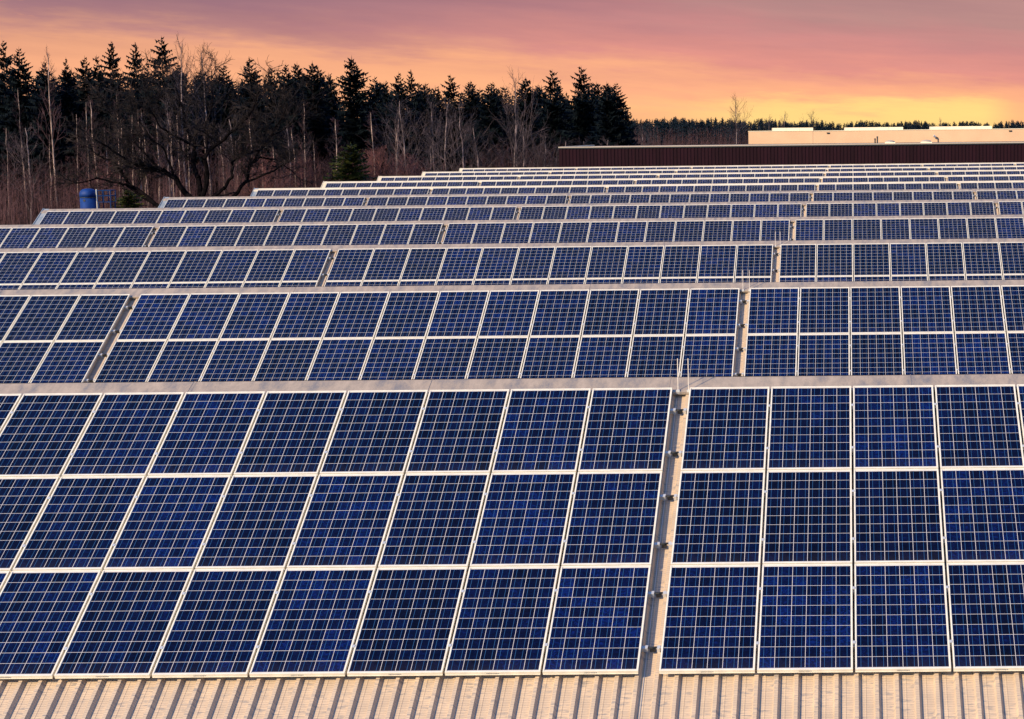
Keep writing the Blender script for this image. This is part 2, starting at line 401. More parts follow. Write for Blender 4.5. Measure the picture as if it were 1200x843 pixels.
# left edge list: name used in the labels
AREAS = [('left of the long gap', groups[0], -1), ('in the block beyond the second gap leftwards', groups[1], -1), ('in the leftmost block', groups[2], -1),
         ('right of the long gap', rgroups[0], 1), ('past the second gap rightwards', rgroups[1], 1), ('in the far right block', rgroups[2], 1)]
ROWN = ['nearest roof', 'second roof', 'third roof', 'fourth roof', 'fifth roof', 'sixth roof', 'seventh roof', 'eighth roof', 'ninth roof', 'tenth roof', 'farthest roof']
TIER = ['top', 'middle', 'bottom']
cands = []
for k in range(NR):
    for ai, (an, (ue, n), sg) in enumerate(AREAS):
        for j in range(n):
            u = ue + j*PW + .01 - (.01 if sg > 0 else 0)
            for ti in range(3):
                s0 = ti*PS
                # visible span of the panel on the slope
                p = [project(loc(k, u+a, s, 0)) for a in (0, .99) for s in (s0, s0+1.65)]
                ridge_y = 9999
                if k > 0:
                    c = project(loc(k-1, u, SR, -.088)); ridge_y = c[1] + (p[0][0]-c[0])*-.0103
                xs = [q[0] for q in p]; ys = [min(q[1], ridge_y) for q in p]
                x0, x1 = max(min(xs), 0), min(max(xs), 1200); y0, y1 = min(ys), min(max(ys), 843)
                area = max(0, x1-x0)*max(0, y1-y0)
                wd = (xs[2]-xs[0])
                cands.append((area, k, ai, j, ti, u, s0))
cands.sort(key=lambda c: -c[0])
ind = [c for c in cands if c[0] > 0][:300]; rest = cands[len(ind):]
proto = empty('solar_panel')
fr = child(frame_mesh().build('frame', ALU), proto); gl = child(glass_mesh().build('cell_sheet', PV), proto)
mbk = MB(); mbk.box((.35, 1.45, -.055), (.47, 1.56, -.03))
ind.sort(key=lambda c: (c[1], c[4], c[2], c[3]))
clampm = MB()
clampm.box((-.016, -.02, .0005), (.016, .02, .005)); clampm.box((-.006, -.008, -.04), (.006, .008, .0003))
clamp_me = None; MARK = None; STAMP = mat('grey_stamp', (.16, .16, .17), .7)
tierword = {0: 'top', 1: 'middle', 2: 'bottom'}
first = True
for area, k, ai, j, ti, u, s0 in ind:
    if first: o = proto; first = False
    else: o = copy_tree(proto, (fr, gl))
    o.location = loc(k, u, s0+1.65, 0) + Vector((0, 0, 0)); o.rotation_euler = (AL + random.gauss(0, .0004), random.gauss(0, .0004), 0)
    an, (ue, n), sg = AREAS[ai]
    idx = (n-j) if sg < 0 else j+1
    tw = tierword[ti]
    tp = f', {tw} line' if k < 3 else ''
    if ai == 0: lab = f'blue solar panel on the {ROWN[k]}{tp}, {ordn(idx)} leftwards from the long gap'
    elif ai == 3: lab = f'blue solar panel on the {ROWN[k]}{tp}, {ordn(idx)} rightwards from the long gap'
    elif ai == 1: lab = f'solar panel, {ROWN[k]}{tp}, {ordn(idx)} leftwards past the second gap left'
    elif ai == 2: lab = f'solar panel, {ROWN[k]}{tp}, leftmost block, {ordn(idx)} from its right end'
    elif ai == 4: lab = f'solar panel, {ROWN[k]}{tp}, {ordn(idx)} rightwards past the second gap right'
    else: lab = f'solar panel, {ROWN[k]}{tp}, far right block, {ordn(idx)} from its left'
    tag(o, lab, 'solar panel', 'solar panels laid in rows on the roofs')
    if k == 0 and ti == 2:
        if MARK is None:
            mm = MB(); xx = .43; rmk = random.Random(3)
            while xx < .56:
                wq = rmk.choice((.004, .006, .009)); hq = rmk.uniform(.009, .014); mm.box((xx, -.0012, -.016-hq), (xx+wq, -.0002, -.016)); xx += wq+.0045
            MARK = mm.build('maker_mark', STAMP, o)
        else:
            c = MARK.copy(); COL.objects.link(c); c.parent = o
    if k < 2 and not (idx == 1 and sg < 0) and not (sg > 0 and idx == n):
        for yy in (.40, 1.25):
            if clamp_me is None:
                c = clampm.build('clamp', STEEL, o); clamp_me = c
            else:
                c = clamp_me.copy(); COL.objects.link(c); c.parent = o
            c.location = (.9975, yy, 0)
# the remaining far panels as one object
FV = frame_mesh(); GV = glass_mesh()
mb = MB()
for area, k, ai, j, ti, u, s0 in rest:
    for src, mi in ((FV, 0), (GV, 1)):
        i = len(mb.v)
        for (x, y, z) in src.v: mb.v.append(tuple(loc(k, u+x, s0+1.65-y, z)))
        for f_ in src.f: mb.f.append(tuple(i+q for q in f_)); mb.mi.append(mi)
        mb.uv += src.uv
o = mb.build('solar_panels', [ALU, PV])
tag(o, 'the small remaining blue solar panels covering the far roof ridges', 'solar panels', kind='stuff')

# mounting rails under every panel block, their ends showing in the gaps
RS = [.40, 1.25, PS+.40, PS+1.25, 2*PS+.40, 2*PS+1.25]
def rail_mb(L):
    mb = MB(); a, b = -.055, L+.055
    mb.box((a, -.018, -.048), (b, .018, -.0425-.003)) if False else None
    # hollow C profile: two side webs, top and base
    mb.box((a, -.020, -.094), (b, .020, -.088)); mb.box((a, -.020, -.088), (b, -.015, -.044)); mb.box((a, .015, -.088), (b, .020, -.044)); mb.box((a, -.015, -.050), (b, .015, -.0445))
    return mb
railproto = {}
for k in range(7):
    for ai, (an, (ue, n), sg) in enumerate(AREAS[:5]):
        nn = 6 if k == 0 else (4 if k == 1 else 2)
        if k == 0 and ai in (1, 2, 4): continue
        if k == 1 and ai in (2, 4): continue
        if k == 2 and ai in (2, 4): continue
        if k == 3 and ai in (4,): continue
        for q in range(nn):
            if n not in railproto:
                o = rail_mb(n*PW - .02).build('mounting_rail', STEEL); railproto[n] = o
            else:
                o = railproto[n].copy(); COL.objects.link(o)
                del o['label']
            o.location = loc(k, ue + (.01 if sg < 0 else 0), RS[q], 0); o.rotation_euler = (AL, 0, 0)
            where = ['left of the long gap', 'left of the second gap left', 'in the leftmost block', 'right of the long gap', 'right of the second gap right'][ai]
            tag(o, f'grey rail under {ROWN[k]} panels, {ordn(q+1)} from ridge, {where}', 'rail', 'mounting rails under the panels')
# cable bridges between rail ends in the gaps
gapsx = [(0, -G, 'long gap'), (1, -2*G-12*PW, 'second gap left'), (2, -3*G-22*PW, 'third gap left'), (3, 8*PW, 'second gap right')]
cb = empty('cable_bridge')
m_ = MB(); m_.tube([(.03, .012, -.066), (.065, .0, -.05), (.1, -.010, -.042), (.135, .004, -.05), (.17, .012, -.066)], .011, 6); a1 = child(m_.build('cable', DARK), cb)
m_ = MB(); m_.box((.070, -.020, -.096), (.130, .022, -.058)); a2 = child(m_.build('bracket', DARK), cb)
m_ = MB(); m_.box((.150, -.024, -.096), (.178, .024, -.04)); a3 = child(m_.build('clip', STEEL), cb)
m_ = MB(); m_.box((.022, -.024, -.096), (.050, .024, -.04)); a4 = child(m_.build('clip', STEEL), cb)
first = True
for k in range(6):
    for gi, ug, gn in gapsx:
        if k == 0 and gi: continue
        if k < 3 and gi == 3: continue
        if k < 3 and gi == 2: continue
        for q in range(6 if k == 0 else (4 if k == 1 else 2)):
            if first: o = cb; first = False
            else: o = copy_tree(cb, (a1, a2, a3, a4))
            o.location = loc(k, ug, RS[q], 0); o.rotation_euler = (AL, 0, random.uniform(-.12, .12))
            tag(o, f'dark cable bridge in the {gn} of the {ROWN[k]}, {ordn(q+1)} from ridge', 'cable bridge', 'cable bridges between rail ends')
# lightning rods standing in pairs at the ridge in each gap
rod0 = None
for k in range(3):
    for gi, ug, gn in gapsx[:1]:
        for si, (du, wd) in enumerate(((.055, 'left'), (.185, 'right'))):
            hgt = .40 if k == 0 else .36
            if rod0 is None:
                rod0 = empty('lightning_rod')
                m_ = MB(); m_.tube([(0, 0, 0), (0, 0, .40)], .006, 6); ra = child(m_.build('rod', ROD), rod0)
                m_ = MB(); m_.box((-.02, -.02, -.03), (.02, .02, .012)); rb = child(m_.build('foot', STEEL), rod0)
                o = rod0
            else: o = copy_tree(rod0, (ra, rb))
            o.location = loc(k, ug+du, .0, -.048)
            tag(o, f'thin pale {wd} lightning rod at the ridge in the long gap, {ROWN[k]}', 'lightning rod', 'lightning rods at the roof ridges')
for si, (du, wd) in enumerate(((.035, 'left'), (.150, 'right'))):
    m_ = MB(); m_.tube([loc(0, -G+du, s, -.131+.0) for s in (.05, 2, 4, 6, SV)], .004, 5)
    o = m_.build('lightning_cable', STEEL); tag(o, f'{wd} thin grey cable running down the long gap on the nearest roof', 'cable')

# ---------------------------------------------------------------- brown flat-roofed building behind the last ridge
YB = 190.0
pl = at(655, 173.4, YB); pr_ = at(1290, 166.8, YB)
zt = (pl.z+pr_.z)/2
bb = empty('brown_building', ((pl.x+pr_.x)/2, YB, 0)); tag(bb, 'low dark brown building clad in vertical metal sheeting behind the last roof', 'building')
bo = Vector(bb.location)
def bl(mb, name, m, par=bb, off=bo): mb.v = [(a-off.x, b-off.y, c-off.z) for a, b, c in mb.v]; return mb.build(name, m, par)
mb = MB(); x = pl.x; stp = .333
while x < pr_.x:      # trapezoid cladding on the front
    pts_ = [(x, 0), (x+.14, 0), (x+.17, -.05), (x+.30, -.05), (x+stp, 0)]
    for (xa, ya), (xb, yb) in zip(pts_[:-1], pts_[1:]): mb.face([(xa, YB+ya, 0), (xb, YB+yb, 0), (xb, YB+yb, zt), (xa, YB+ya, zt)])
    x += stp
xe = x; YBE = 214.0
mb.face([(pl.x, YBE, 0), (pl.x, YB, 0), (pl.x, YB, zt), (pl.x, YBE, zt)]); mb.face([(xe, YB, 0), (xe, YBE, 0), (xe, YBE, zt), (xe, YB, zt)])
mb.face([(xe, YBE, 0), (pl.x, YBE, 0), (pl.x, YBE, zt), (xe, YBE, zt)])
bl(mb, 'wall', BROWN)
mb = MB(); mb.face([(pl.x, YB, zt-.04), (xe, YB, zt-.04), (xe, YBE, zt-.04), (pl.x, YBE, zt-.04)]); bl(mb, 'roof', GRAVEL)
mb = MB(); mb.box((pl.x-.05, YB-.09, zt+.002), (xe, YB+.3, zt+.10)); mb.box((pl.x-.05, YB+.303, zt+.002), (pl.x+.3, YBE, zt+.10)); bl(mb, 'coping', VERGE2)
mb = MB(); mb.box((pl.x-.06, YB-.11, zt-.10), (xe, YB-.06, zt-.002)); bl(mb, 'gutter', DARK)
# domes and pipes on the brown roof
def dome(px0, px1, lab):
    a, b = at(px0, 168, 200), at(px1, 168, 200); r = (b.x-a.x)/2; c = Vector(((a.x+b.x)/2, 200, zt-.04))
    e = empty('roof_dome', c); tag(e, lab, 'skylight', 'skylights on the brown roof')
    m_ = MB(); m_.box((-r, -.7, 0), (r, .7, .18)); m_.build('curb', WHITE, e)
    m_ = MB(); n = 12; N2 = 5
    for i in range(n):
        for j in range(N2):
            def sp(i_, j_):
                th = i_/n*2*math.pi; ph = j_/N2*math.pi/2
                return (r*.97*math.cos(th)*math.cos(ph), .68*math.sin(th)*math.cos(ph), .181+.2*math.sin(ph))
            m_.face([sp(i, j), sp(i+1, j), sp(i+1, j+1), sp(i, j+1)])
    m_.build('bubble', VERGE2, e, True)
dome(1037, 1049, 'white domed skylight left of its twin on the brown building roof'); dome(1079, 1092, 'white domed skylight right of its twin on the brown building roof')
for px, hh, lab in ((1025.5, .42, 'short dark vent pipe, thinner left one of a pair on the brown roof'), (1028.2, .62, 'taller dark vent pipe, right one of a pair on the brown roof'), (1099.5, .34, 'small dark vent pipe by the right domed skylight')):
    c = at(px, 168, 197); e = empty('vent_pipe', (c.x, 197, zt-.04)); tag(e, lab, 'vent pipe', 'vent pipes on the brown roof')
    m_ = MB(); m_.tube([(0, 0, 0), (0, 0, hh+.1)], .07, 8); m_.build('pipe', DARK, e)
    m_ = MB(); m_.tube([(0, 0, hh+.101), (0, 0, hh+.17)], [.13, .05], 8); m_.build('cowl', DARK, e)

# ---------------------------------------------------------------- cream building beyond
YT = 250.0
cA = at(877, 154.4, YT); cB = at(952.5, 153.6, YT); cC = at(1300, 150.5, YT)
zc = cA.z
tb = empty('cream_building', (cB.x, YT, 0)); tag(tb, 'long cream rendered flat roofed building standing right, beyond the brown one', 'building')
to = Vector(tb.location)
mb = MB(); mb.box((cA.x, YT, 0), (cB.x, YT+30, zc)); bl(mb, 'wing_wall', TAN, tb, to)
zc2 = (at(1100, 152.4, YT+1).z)
mb = MB(); mb.box((cB.x+.01, YT+.03, 0), (cC.x, YT+34, zc2)); bl(mb, 'wall', TAN, tb, to)
mb = MB(); mb.box((cA.x-.04, YT-.05, zc+.002), (cB.x+.04, YT+.35, zc+.075)); mb.box((cB.x+.045, YT-.02, zc2+.002), (cC.x, YT+.38, zc2+.075)); bl(mb, 'coping', WHITE, tb, to)
for x0, x1, yb, yt, zz, lab in ((905, 952.5, 0, 0, zc, ''), (989.5, 1058, 0, 0, zc2, ''), (1090, 1162, 0, 0, zc2, '')):
    a, b = at(x0, 150, YT+4), at(x1, 150, YT+4)
    mb = MB(); mb.box((a.x, YT+3.8, zz+.0), (b.x, YT+6.5, zz+.42)); n_ = max(3, int((b.x-a.x)/1.6))
    for i in range(n_+1):
        xx = a.x + (b.x-a.x)*i/n_; mb.box((xx-.03, YT+3.77, zz+.05), (xx+.03, YT+3.798, zz+.40))
    bl(mb, 'rooflight', WHITE, tb, to)
for px, py, wd, hh in ((970.5, 156.3, .34, .13), (1184, 153.8, .34, .13)):
    c = at(px, py, YT-.06); mb = MB(); mb.box((c.x-wd/2, c.y-.0, c.z-hh/2), (c.x+wd/2, c.y+.09, c.z+hh/2)); mb.box((c.x-wd/2-.03, c.y+.02, c.z+hh/2+.003), (c.x+wd/2+.03, c.y+.095, c.z+hh/2+.03)); bl(mb, 'wall_vent', DARK, tb, to)
c = at(1095.5, 160.2, YT-.3); e = empty('wall_lamp', (c.x, YT+.14, c.z)); tag(e, 'grey floodlight on an arm fixed to the cream wall', 'floodlight')
m_ = MB(); m_.tube([(.55, 0, -.22), (.25, -.25, -.08), (.0, -.45, .0)], .035, 6); m_.build('arm', DARK, e)
m_ = MB(); m_.tube([(-.17, -.5, .10), (.13, -.42, -.08)], [.17, .10], 8); m_.build('lamp_head', STEEL, e)

# ---------------------------------------------------------------- blue filter silo
YS = 150.0
c = at(104.3, 247, YS); rt = at(104.3, 221.2, YS).z; rr = (at(114, 235, YS).x-at(95.2, 235, YS).x)/2
e = empty('filter_silo', (c.x, YS, 0)); tag(e, 'tall blue cylindrical filter silo with domed top beside the roof gable', 'silo')
m_ = MB(); m_.tube([(0, 0, 1.2), (0, 0, rt-.62)], rr, 24); m_.build('shell', BLUE, e, True)
m_ = MB(); m_.tube([(0, 0, rt-.64), (0, 0, rt-.36), (0, 0, rt-.16), (0, 0, rt-.05), (0, 0, rt)], [rr*1.04, rr*1.04, rr*.9, rr*.66, rr*.3], 24); m_.build('dome', BLUE, e, True)
m_ = MB(); m_.tube([(0, 0, rt-.68), (0, 0, rt-.64)], rr*1.06, 24); m_.build('seam_band', DARK, e)
m_ = MB(); m_.tube([(0, 0, .5), (0, 0, 1.22)], [.15, rr], 16); m_.build('hopper', BLUE, e)
m_ = MB(); m_.tube([(-.08, -rr-.02, rt-.88), (-.08, -rr+.05, rt-.88)], .09, 10); m_.build('port', DARK, e)
for sx in (-1, 1):
    for sy in (-1, 1):
        m_ = MB(); m_.tube([(sx*rr*.72, sy*rr*.72, 0), (sx*rr*.72, sy*rr*.72, 1.6)], .05, 6); m_.build('leg', BLUE, e)
m_ = MB(); m_.tube([(rr+.10, -.15, 0), (rr+.08, -.15, rt-.05)], .045, 8); m_.build('pipe', STEEL, e)
pf = empty('access_platform', (c.x+rr+.75, YS+.1, 0)); tag(pf, 'blue steel railed access platform attached right of the filter silo', 'platform')
m_ = MB(); m_.box((-.5, -.5, rt-1.05), (.5, .5, rt-1.0)); m_.build('deck', BLUE2, pf)
m_ = MB()
for x in (-.5, -.05, .5):
    for y in (-.5, .5):
        m_.tube([(x, y, rt-1.0), (x, y, rt-.15)], .045, 6)
for z in (rt-.15, rt-.55):
    m_.tube([(-.5, -.5, z), (.5, -.5, z), (.5, .5, z), (-.5, .5, z), (-.5, -.5, z)], .04, 6)
m_.build('railing', BLUE2, pf)
for sx in (-.45, .45):
    for sy in (-.45, .45):
        m_ = MB(); m_.tube([(sx, sy, 0), (sx, sy, rt-1.05)], .05, 6); m_.build('leg', BLUE2, pf)

# ---------------------------------------------------------------- trees
def conifer_arrays(seed, Hh=22.0, wmax=2.9, cstart=.22, dens=1.0, ragged=.3, step=.27):
    r = random.Random(seed); V = []; Fc = []
    def tri(a, b, c): i = len(V); V.extend([a, b, c]); Fc.append((i, i+1, i+2))
    z = Hh*cstart
    while z < Hh-.25:
        rel = (Hh-z)/(Hh*(1-cstart)); Lb = wmax*(1-math.exp(-(Hh-z)/6.5))*(1-.5*max(0, rel-.7)) + .10
        nb = max(4, int((5+7*rel)*dens))
        ph = r.uniform(0, 6.28)
        for b in range(nb):
            if r.random() < .10: continue
            a = ph + b*2*math.pi/nb + r.uniform(-.35, .35); L = Lb*r.uniform(1-ragged*1.3, 1+ragged*.75)*(1.25 if r.random() < .12 else 1)
            slope = .95 - 1.35*min(1, rel*2.2)+r.uniform(-.22, .22)   # top branches rise, low ones droop
            ca, sa = math.cos(a), math.sin(a); n = max(2, int(L/step)); zz = z + r.uniform(-.32, .32)
            def P_(t): return (ca*L*t, sa*L*t, zz + L*(slope*t*.7 + .30*t*t*max(0, rel)))
            for i in range(n+1):
                t = (i+.3)/(n+.6); p = P_(t); q = P_(min(1.1, t+.35/max(L, .4)))
                wd = (.30*L*(1-t)+.05+.16*min(1, rel*4))*r.uniform(.5, 1.4)
                for sd in (-1, 1):
                    fw = r.uniform(.15, .5)
                    tip = (p[0]-sa*sd*wd+ca*fw*wd, p[1]+ca*sd*wd+sa*fw*wd, p[2]-wd*r.uniform(.1, 1.3))
                    tri(p, (q[0], q[1], q[2]), tip)
                if r.random() < .7:
                    hg = r.uniform(.2, .8)*min(1, rel*2+.2)
                    tri(p, (q[0], q[1], q[2]), ((p[0]+q[0])/2+r.uniform(-.1, .1), (p[1]+q[1])/2+r.uniform(-.1, .1), p[2]-hg))
        z += (.27+.17*rel)*r.uniform(.6, 1.4)
    # leader
    for kx in range(3):
        a = kx*2.1; tri((.06*math.cos(a), .06*math.sin(a), Hh-.7), (.06*math.cos(a+2), .06*math.sin(a+2), Hh-.7), (0, 0, Hh+.2))
    return np.array(V), np.array(Fc)
def bare_arrays(seed, Hh, trunk_r, nb=26, blen=.28, up=.9, lvl=3, start=.35, wob=.02, sides=3, lean=0):
    """trunk polyline + recursive branches -> (trunk arrays, twig arrays)"""
    r = random.Random(seed); TV = []; TF = []; V = []; Fc = []
    def cone(V_, F_, a, b, ra, rb, n):
        a = Vector(a); b = Vector(b); d = (b-a)
        if d.length < 1e-5: return
        d.normalize(); x = d.orthogonal().normalized(); y = d.cross(x); i = len(V_)
        for p, rr_ in ((a, ra), (b, rb)):
            for k in range(n):
                an = 2*math.pi*k/n; q = p + (x*math.cos(an)+y*math.sin(an))*rr_; V_.append((q.x, q.y, q.z))
        for k in range(n): F_.append((i+k, i+(k+1) % n, i+n+(k+1) % n, i+n+k))
    pts = []; p = Vector((0, 0, 0)); n = 14; dx = lean
    for i in range(n+1):
        pts.append((p.copy(), trunk_r*(1-.86*i/n)**.9+.012)); p = p + Vector((r.gauss(0, wob)+dx*.07, r.gauss(0, wob), 1))*Hh/n
    for (a, ra), (b, rb) in zip(pts[:-1], pts[1:]): cone(TV, TF, a, b, ra, rb, 7)
    def branch(p, d, L, rad, lv):
        segs = 4 if lv > 1 else 3; q = Vector(p); dd = Vector(d)
        for i in range(segs):
            nq = q + dd*L/segs
            cone(V, Fc, q, nq, rad*(1-i/segs*.8)+.004, rad*(1-(i+1)/segs*.8)+.004, sides)
            if lv > 0 and i > 0:
                for c in range(2 if lv > 1 else r.choice((1, 2))):
                    nd = (dd + Vector((r.gauss(0, .6), r.gauss(0, .6), r.gauss(.12, .4)))).normalized()
                    branch(nq, nd, L*r.uniform(.38, .62), rad*.5, lv-1)
            q = nq; dd = (dd + Vector((r.gauss(0, .14), r.gauss(0, .14), r.gauss(.06, .12)))).normalized()
    for b in range(nb):
        t = start + (1-start)*(b/nb)**.9; i = min(int(t*n), n-1); a, ra = pts[i]; bq, rb = pts[i+1]; f = t*n-i; p = a.lerp(bq, f)
        an = r.uniform(0, 6.28); L = Hh*blen*(1.15-t)*r.uniform(.7, 1.3)
        d = Vector((math.cos(an), math.sin(an), up*r.uniform(.6, 1.4))).normalized()
        branch(p, d, L, (ra*(1-f)+rb*f)*.42, lvl-1)
    return np.array(TV), np.array(TF), np.array(V), np.array(Fc)

# spruce prototypes ------------------------------------------------
SPR = []
for i, (hh, wm, cs, dn, rg) in enumerate(((22, 2.9, .2, 1.0, .3), (22, 2.4, .2, .9, .35), (22, 3.3, .18, 1.0, .25), (22, 2.6, .25, .75, .5), (22, 3.0, .2, .85, .4), (22, 2.2, .2, 1.1, .3))):
    SPR.append((conifer_arrays(11+i, hh, wm, cs, dn, rg), hh))
YSPR = {}
def spruce(px, ytop, Y, var, label, group, wide=1.0, mat_=None):
    tp = at(px, ytop, Y); h = tp.z
    key = (var, mat_ is not None)
    sc_ = h/22
    if key not in YSPR:
        e = empty('spruce_tree')
        (V, Fc), hh = SPR[var]
        m_ = MB(); m_.tube([(0, 0, 0), (0, 0, hh*.5), (0, 0, hh-.6)], [.26, .15, .03], 7); tr = child(m_.build('trunk', BARK), e)
        cr_ = child(npmesh('crown', V, Fc, mat_ or NEED), e); YSPR[key] = (e, (tr, cr_)); o = e
    else:
        e, parts = YSPR[key]; o = copy_tree(e, parts)
    o.location = (tp.x, Y, 0); o.rotation_euler = (0, 0, random.uniform(0, 6.28)); o.scale = (wide, wide, sc_)
    tag(o, label, 'spruce', group)
    return o
# skyline trees, left to right: pixel column, top row
sky_sp = [(3, 48, 3, .95), (22, 56, 0, 1.0), (52, 72, 4, .9), (77, 68, 1, .85), (99, 66, 0, .95), (113, 65, 1, .9), (130, 49, 3, 1.05), (158, 50, 3, 1.0), (172, 74, 1, .9),
          (189, 43, 4, 1.15), (208, 72, 0, .9), (236, 80, 1, .9), (262, 76, 0, 1.0), (292, 68, 3, 1.15), (318, 79, 1, .9), (335, 75, 0, .9), (348, 73, 2, .9), (366, 72, 2, 1.0), (388, 92, 1, .8),
          (412, 66, 2, 1.05), (439, 90, 4, .95), (452, 95, 3, .6), (467, 85, 0, .85), (481, 82, 3, .8), (499, 97, 1, .9), (513, 103, 3, .75), (528, 88, 4, 1.0), (551, 95, 0, .95), (573, 98, 0, .95),
          (596, 112, 1, .75), (616, 90, 2, .95), (631, 104, 3, .5), (647, 82, 4, 1.0), (664, 108, 1, .8), (681, 78, 4, 1.1), (711, 96, 2, .85), (722, 97, 0, .9), (733, 122, 1, .7)]
for i, (px, yt, var, wd) in enumerate(sky_sp):
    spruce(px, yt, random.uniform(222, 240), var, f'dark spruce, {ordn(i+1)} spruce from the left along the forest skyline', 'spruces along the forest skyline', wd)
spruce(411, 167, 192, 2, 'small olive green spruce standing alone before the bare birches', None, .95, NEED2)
spruce(150, 222, 176, 2, 'small green spruce behind the oak boughs right of the blue silo', None, .7, NEED2)

# dense dark conifers behind the skyline trees: one mass
LOW = [conifer_arrays(50+i, 20, 3.6, .03, .8, .3, .5) for i in range(3)]
Vs = []; Fs = []; off = 0
for i in range(190):
    px = random.uniform(-30, 718); Y = random.uniform(241, 280)
    ytop = (88 if px < 390 else 103) + random.uniform(-8, 18)
    tp = at(px, ytop, Y); V, Fc = LOW[i % 3]; a = random.uniform(0, 6.28); c_, s_ = math.cos(a), math.sin(a); wd = random.uniform(.85, 1.15)
    Vn = np.stack([(V[:, 0]*c_-V[:, 1]*s_)*wd+tp.x, (V[:, 0]*s_+V[:, 1]*c_)*wd+Y, V[:, 2]*tp.z/20], 1)
    Vs.append(Vn); Fs.append(Fc+off); off += len(V)
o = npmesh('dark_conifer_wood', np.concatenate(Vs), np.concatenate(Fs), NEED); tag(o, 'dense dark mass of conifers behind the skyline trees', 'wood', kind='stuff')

# far-off wood on the right horizon
FARM = [conifer_arrays(70+i, 16, 2.6, .1, .7, .3, .6) for i in range(3)]
Vs = []; Fs = []; off = 0
for i in range(900):
    px = random.uniform(725, 1260); t_ = (px-740)/460
    Y = random.uniform(400, 520)
    ytop = (140 if px < 790 else 139+5*min(1, max(0, t_-.1)/.45)) + random.uniform(-2.5, 5) + 1.5*math.sin(px*.11)
    tp = at(px, ytop, Y); V, Fc = FARM[i % 3]; a = random.uniform(0, 6.28); c_, s_ = math.cos(a), math.sin(a); wd = random.uniform(.45, .85)
    Vn = np.stack([(V[:, 0]*c_-V[:, 1]*s_)*wd+tp.x, (V[:, 0]*s_+V[:, 1]*c_)*wd+Y, V[:, 2]*tp.z/16], 1)
    Vs.append(Vn); Fs.append(Fc+off); off += len(V)
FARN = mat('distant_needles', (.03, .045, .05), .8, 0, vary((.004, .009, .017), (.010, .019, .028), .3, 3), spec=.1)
o = npmesh('distant_wood', np.concatenate(Vs), np.concatenate(Fs), FARN); tag(o, 'far-off line of small dark conifers on the right horizon', 'wood', kind='stuff')

# bare trees ------------------------------------------------------
BPRO = {}
def bare(kind, px, ytop, Y, label, group=None, name=None, lean=None):
    tp = at(px, ytop, Y); seed = {'birch': 3, 'grey': 3, 'bush': 2}[kind.split('_')[0]]
    var = random.randrange(seed); key = (kind, var)
    cfg = {'birch': dict(Hh=14, trunk_r=.12, nb=24, blen=.20, up=1.3, lvl=3, start=.45, wob=.05), 'birch_thin': dict(Hh=14, trunk_r=.062, nb=16, blen=.16, up=1.3, lvl=3, start=.5, wob=.06),
           'grey': dict(Hh=14, trunk_r=.13, nb=20, blen=.36, up=2.1, lvl=3, start=.25, wob=.07), 'bush_pink': dict(Hh=9, trunk_r=.07, nb=44, blen=.42, up=1.3, lvl=3, start=.12, wob=.03)}[kind]
    nm = {'birch': 'birch_tree', 'grey': 'bare_tree', 'bush': 'bare_shrub'}[kind.split('_')[0]]
    tm = {'birch': BIRCH, 'grey': PALE, 'bush': PINKT}[kind.split('_')[0]]; wm = {'birch': TWIG, 'grey': GREYB, 'bush': PINKT}[kind.split('_')[0]]
    if key not in BPRO:
        TV, TF, V, Fc = bare_arrays(hash(kind) % 7 + 100 + var*7 + len(kind), **cfg)
        e = empty(nm); a = child(npmesh('trunk', TV, TF, tm), e); b = child(npmesh('branches', V, Fc, wm), e); BPRO[key] = (e, (a, b)); o = e
    else: e, parts = BPRO[key]; o = copy_tree(e, parts)
    sc_ = tp.z/cfg['Hh']; o.location = (tp.x, Y, 0); o.rotation_euler = (random.gauss(0, .012), random.gauss(0, .03), random.uniform(0, 6.28)); o.scale = (1, 1, sc_)
    tag(o, label, {'birch': 'birch', 'grey': 'tree', 'bush': 'shrub'}[kind.split('_')[0]], group)
    return o
birches = [(4, 150), (24, 104), (57, 62), (54, 158), (84, 134), (100, 120), (113, 118), (124, 150), (132, 108), (141, 140), (150, 135), (158, 128), (166, 130), (171, 145), (182, 140), (196, 132), (202, 150), (207, 135),
           (219, 150), (246, 155), (262, 160), (276, 165), (293, 140), (306, 168), (322, 172), (345, 150), (354, 120), (372, 165), (388, 140), (400, 175), (440, 132), (461, 150)]
for i, (px, yt) in enumerate(birches):
    kind = 'birch' if i in (2, 6, 14, 22, 25, 28, 30) else 'birch_thin'
    o = bare(kind, px, yt, random.uniform(204, 216), f'slender pale birch, {ordn(i+1)} birch from the left before the dark conifers', 'birches at the forest edge')
greys = [(212, 50, 220), (240, 62, 221), (190, 120, 219), (460, 118, 214), (477, 125, 213), (505, 120, 216), (523, 122, 214), (545, 125, 212), (565, 150, 214), (600, 92, 219), (597, 145, 212), (611, 150, 212), (632, 160, 212),
         (655, 166, 218), (684, 166, 219), (706, 164, 219), (748, 150, 300), (862, 118, 300), (900, 140, 420), (922, 134, 420), (950, 134, 420), (1103, 141, 420), (500, 172, 204), (330, 150, 210), (270, 140, 216), (30, 150, 206)]
greys.sort()
for i, (px, yt, Y) in enumerate(greys):
    bare('grey', px, yt, Y, f'grey leafless tree, {ordn(i+1)} grey bare tree counted from the left', 'leafless trees along the wood')
pinks = [(432, 182), (446, 178), (484, 186), (425, 195), (470, 200), (310, 185), (355, 190), (120, 195)]
for i, (px, yt) in enumerate(sorted(pinks)):
    bare('bush_pink', px, yt, random.uniform(196, 203), f'reddish bare shrub, {ordn(i+1)} reddish shrub from the left below the birches', 'reddish shrubs below the birches')

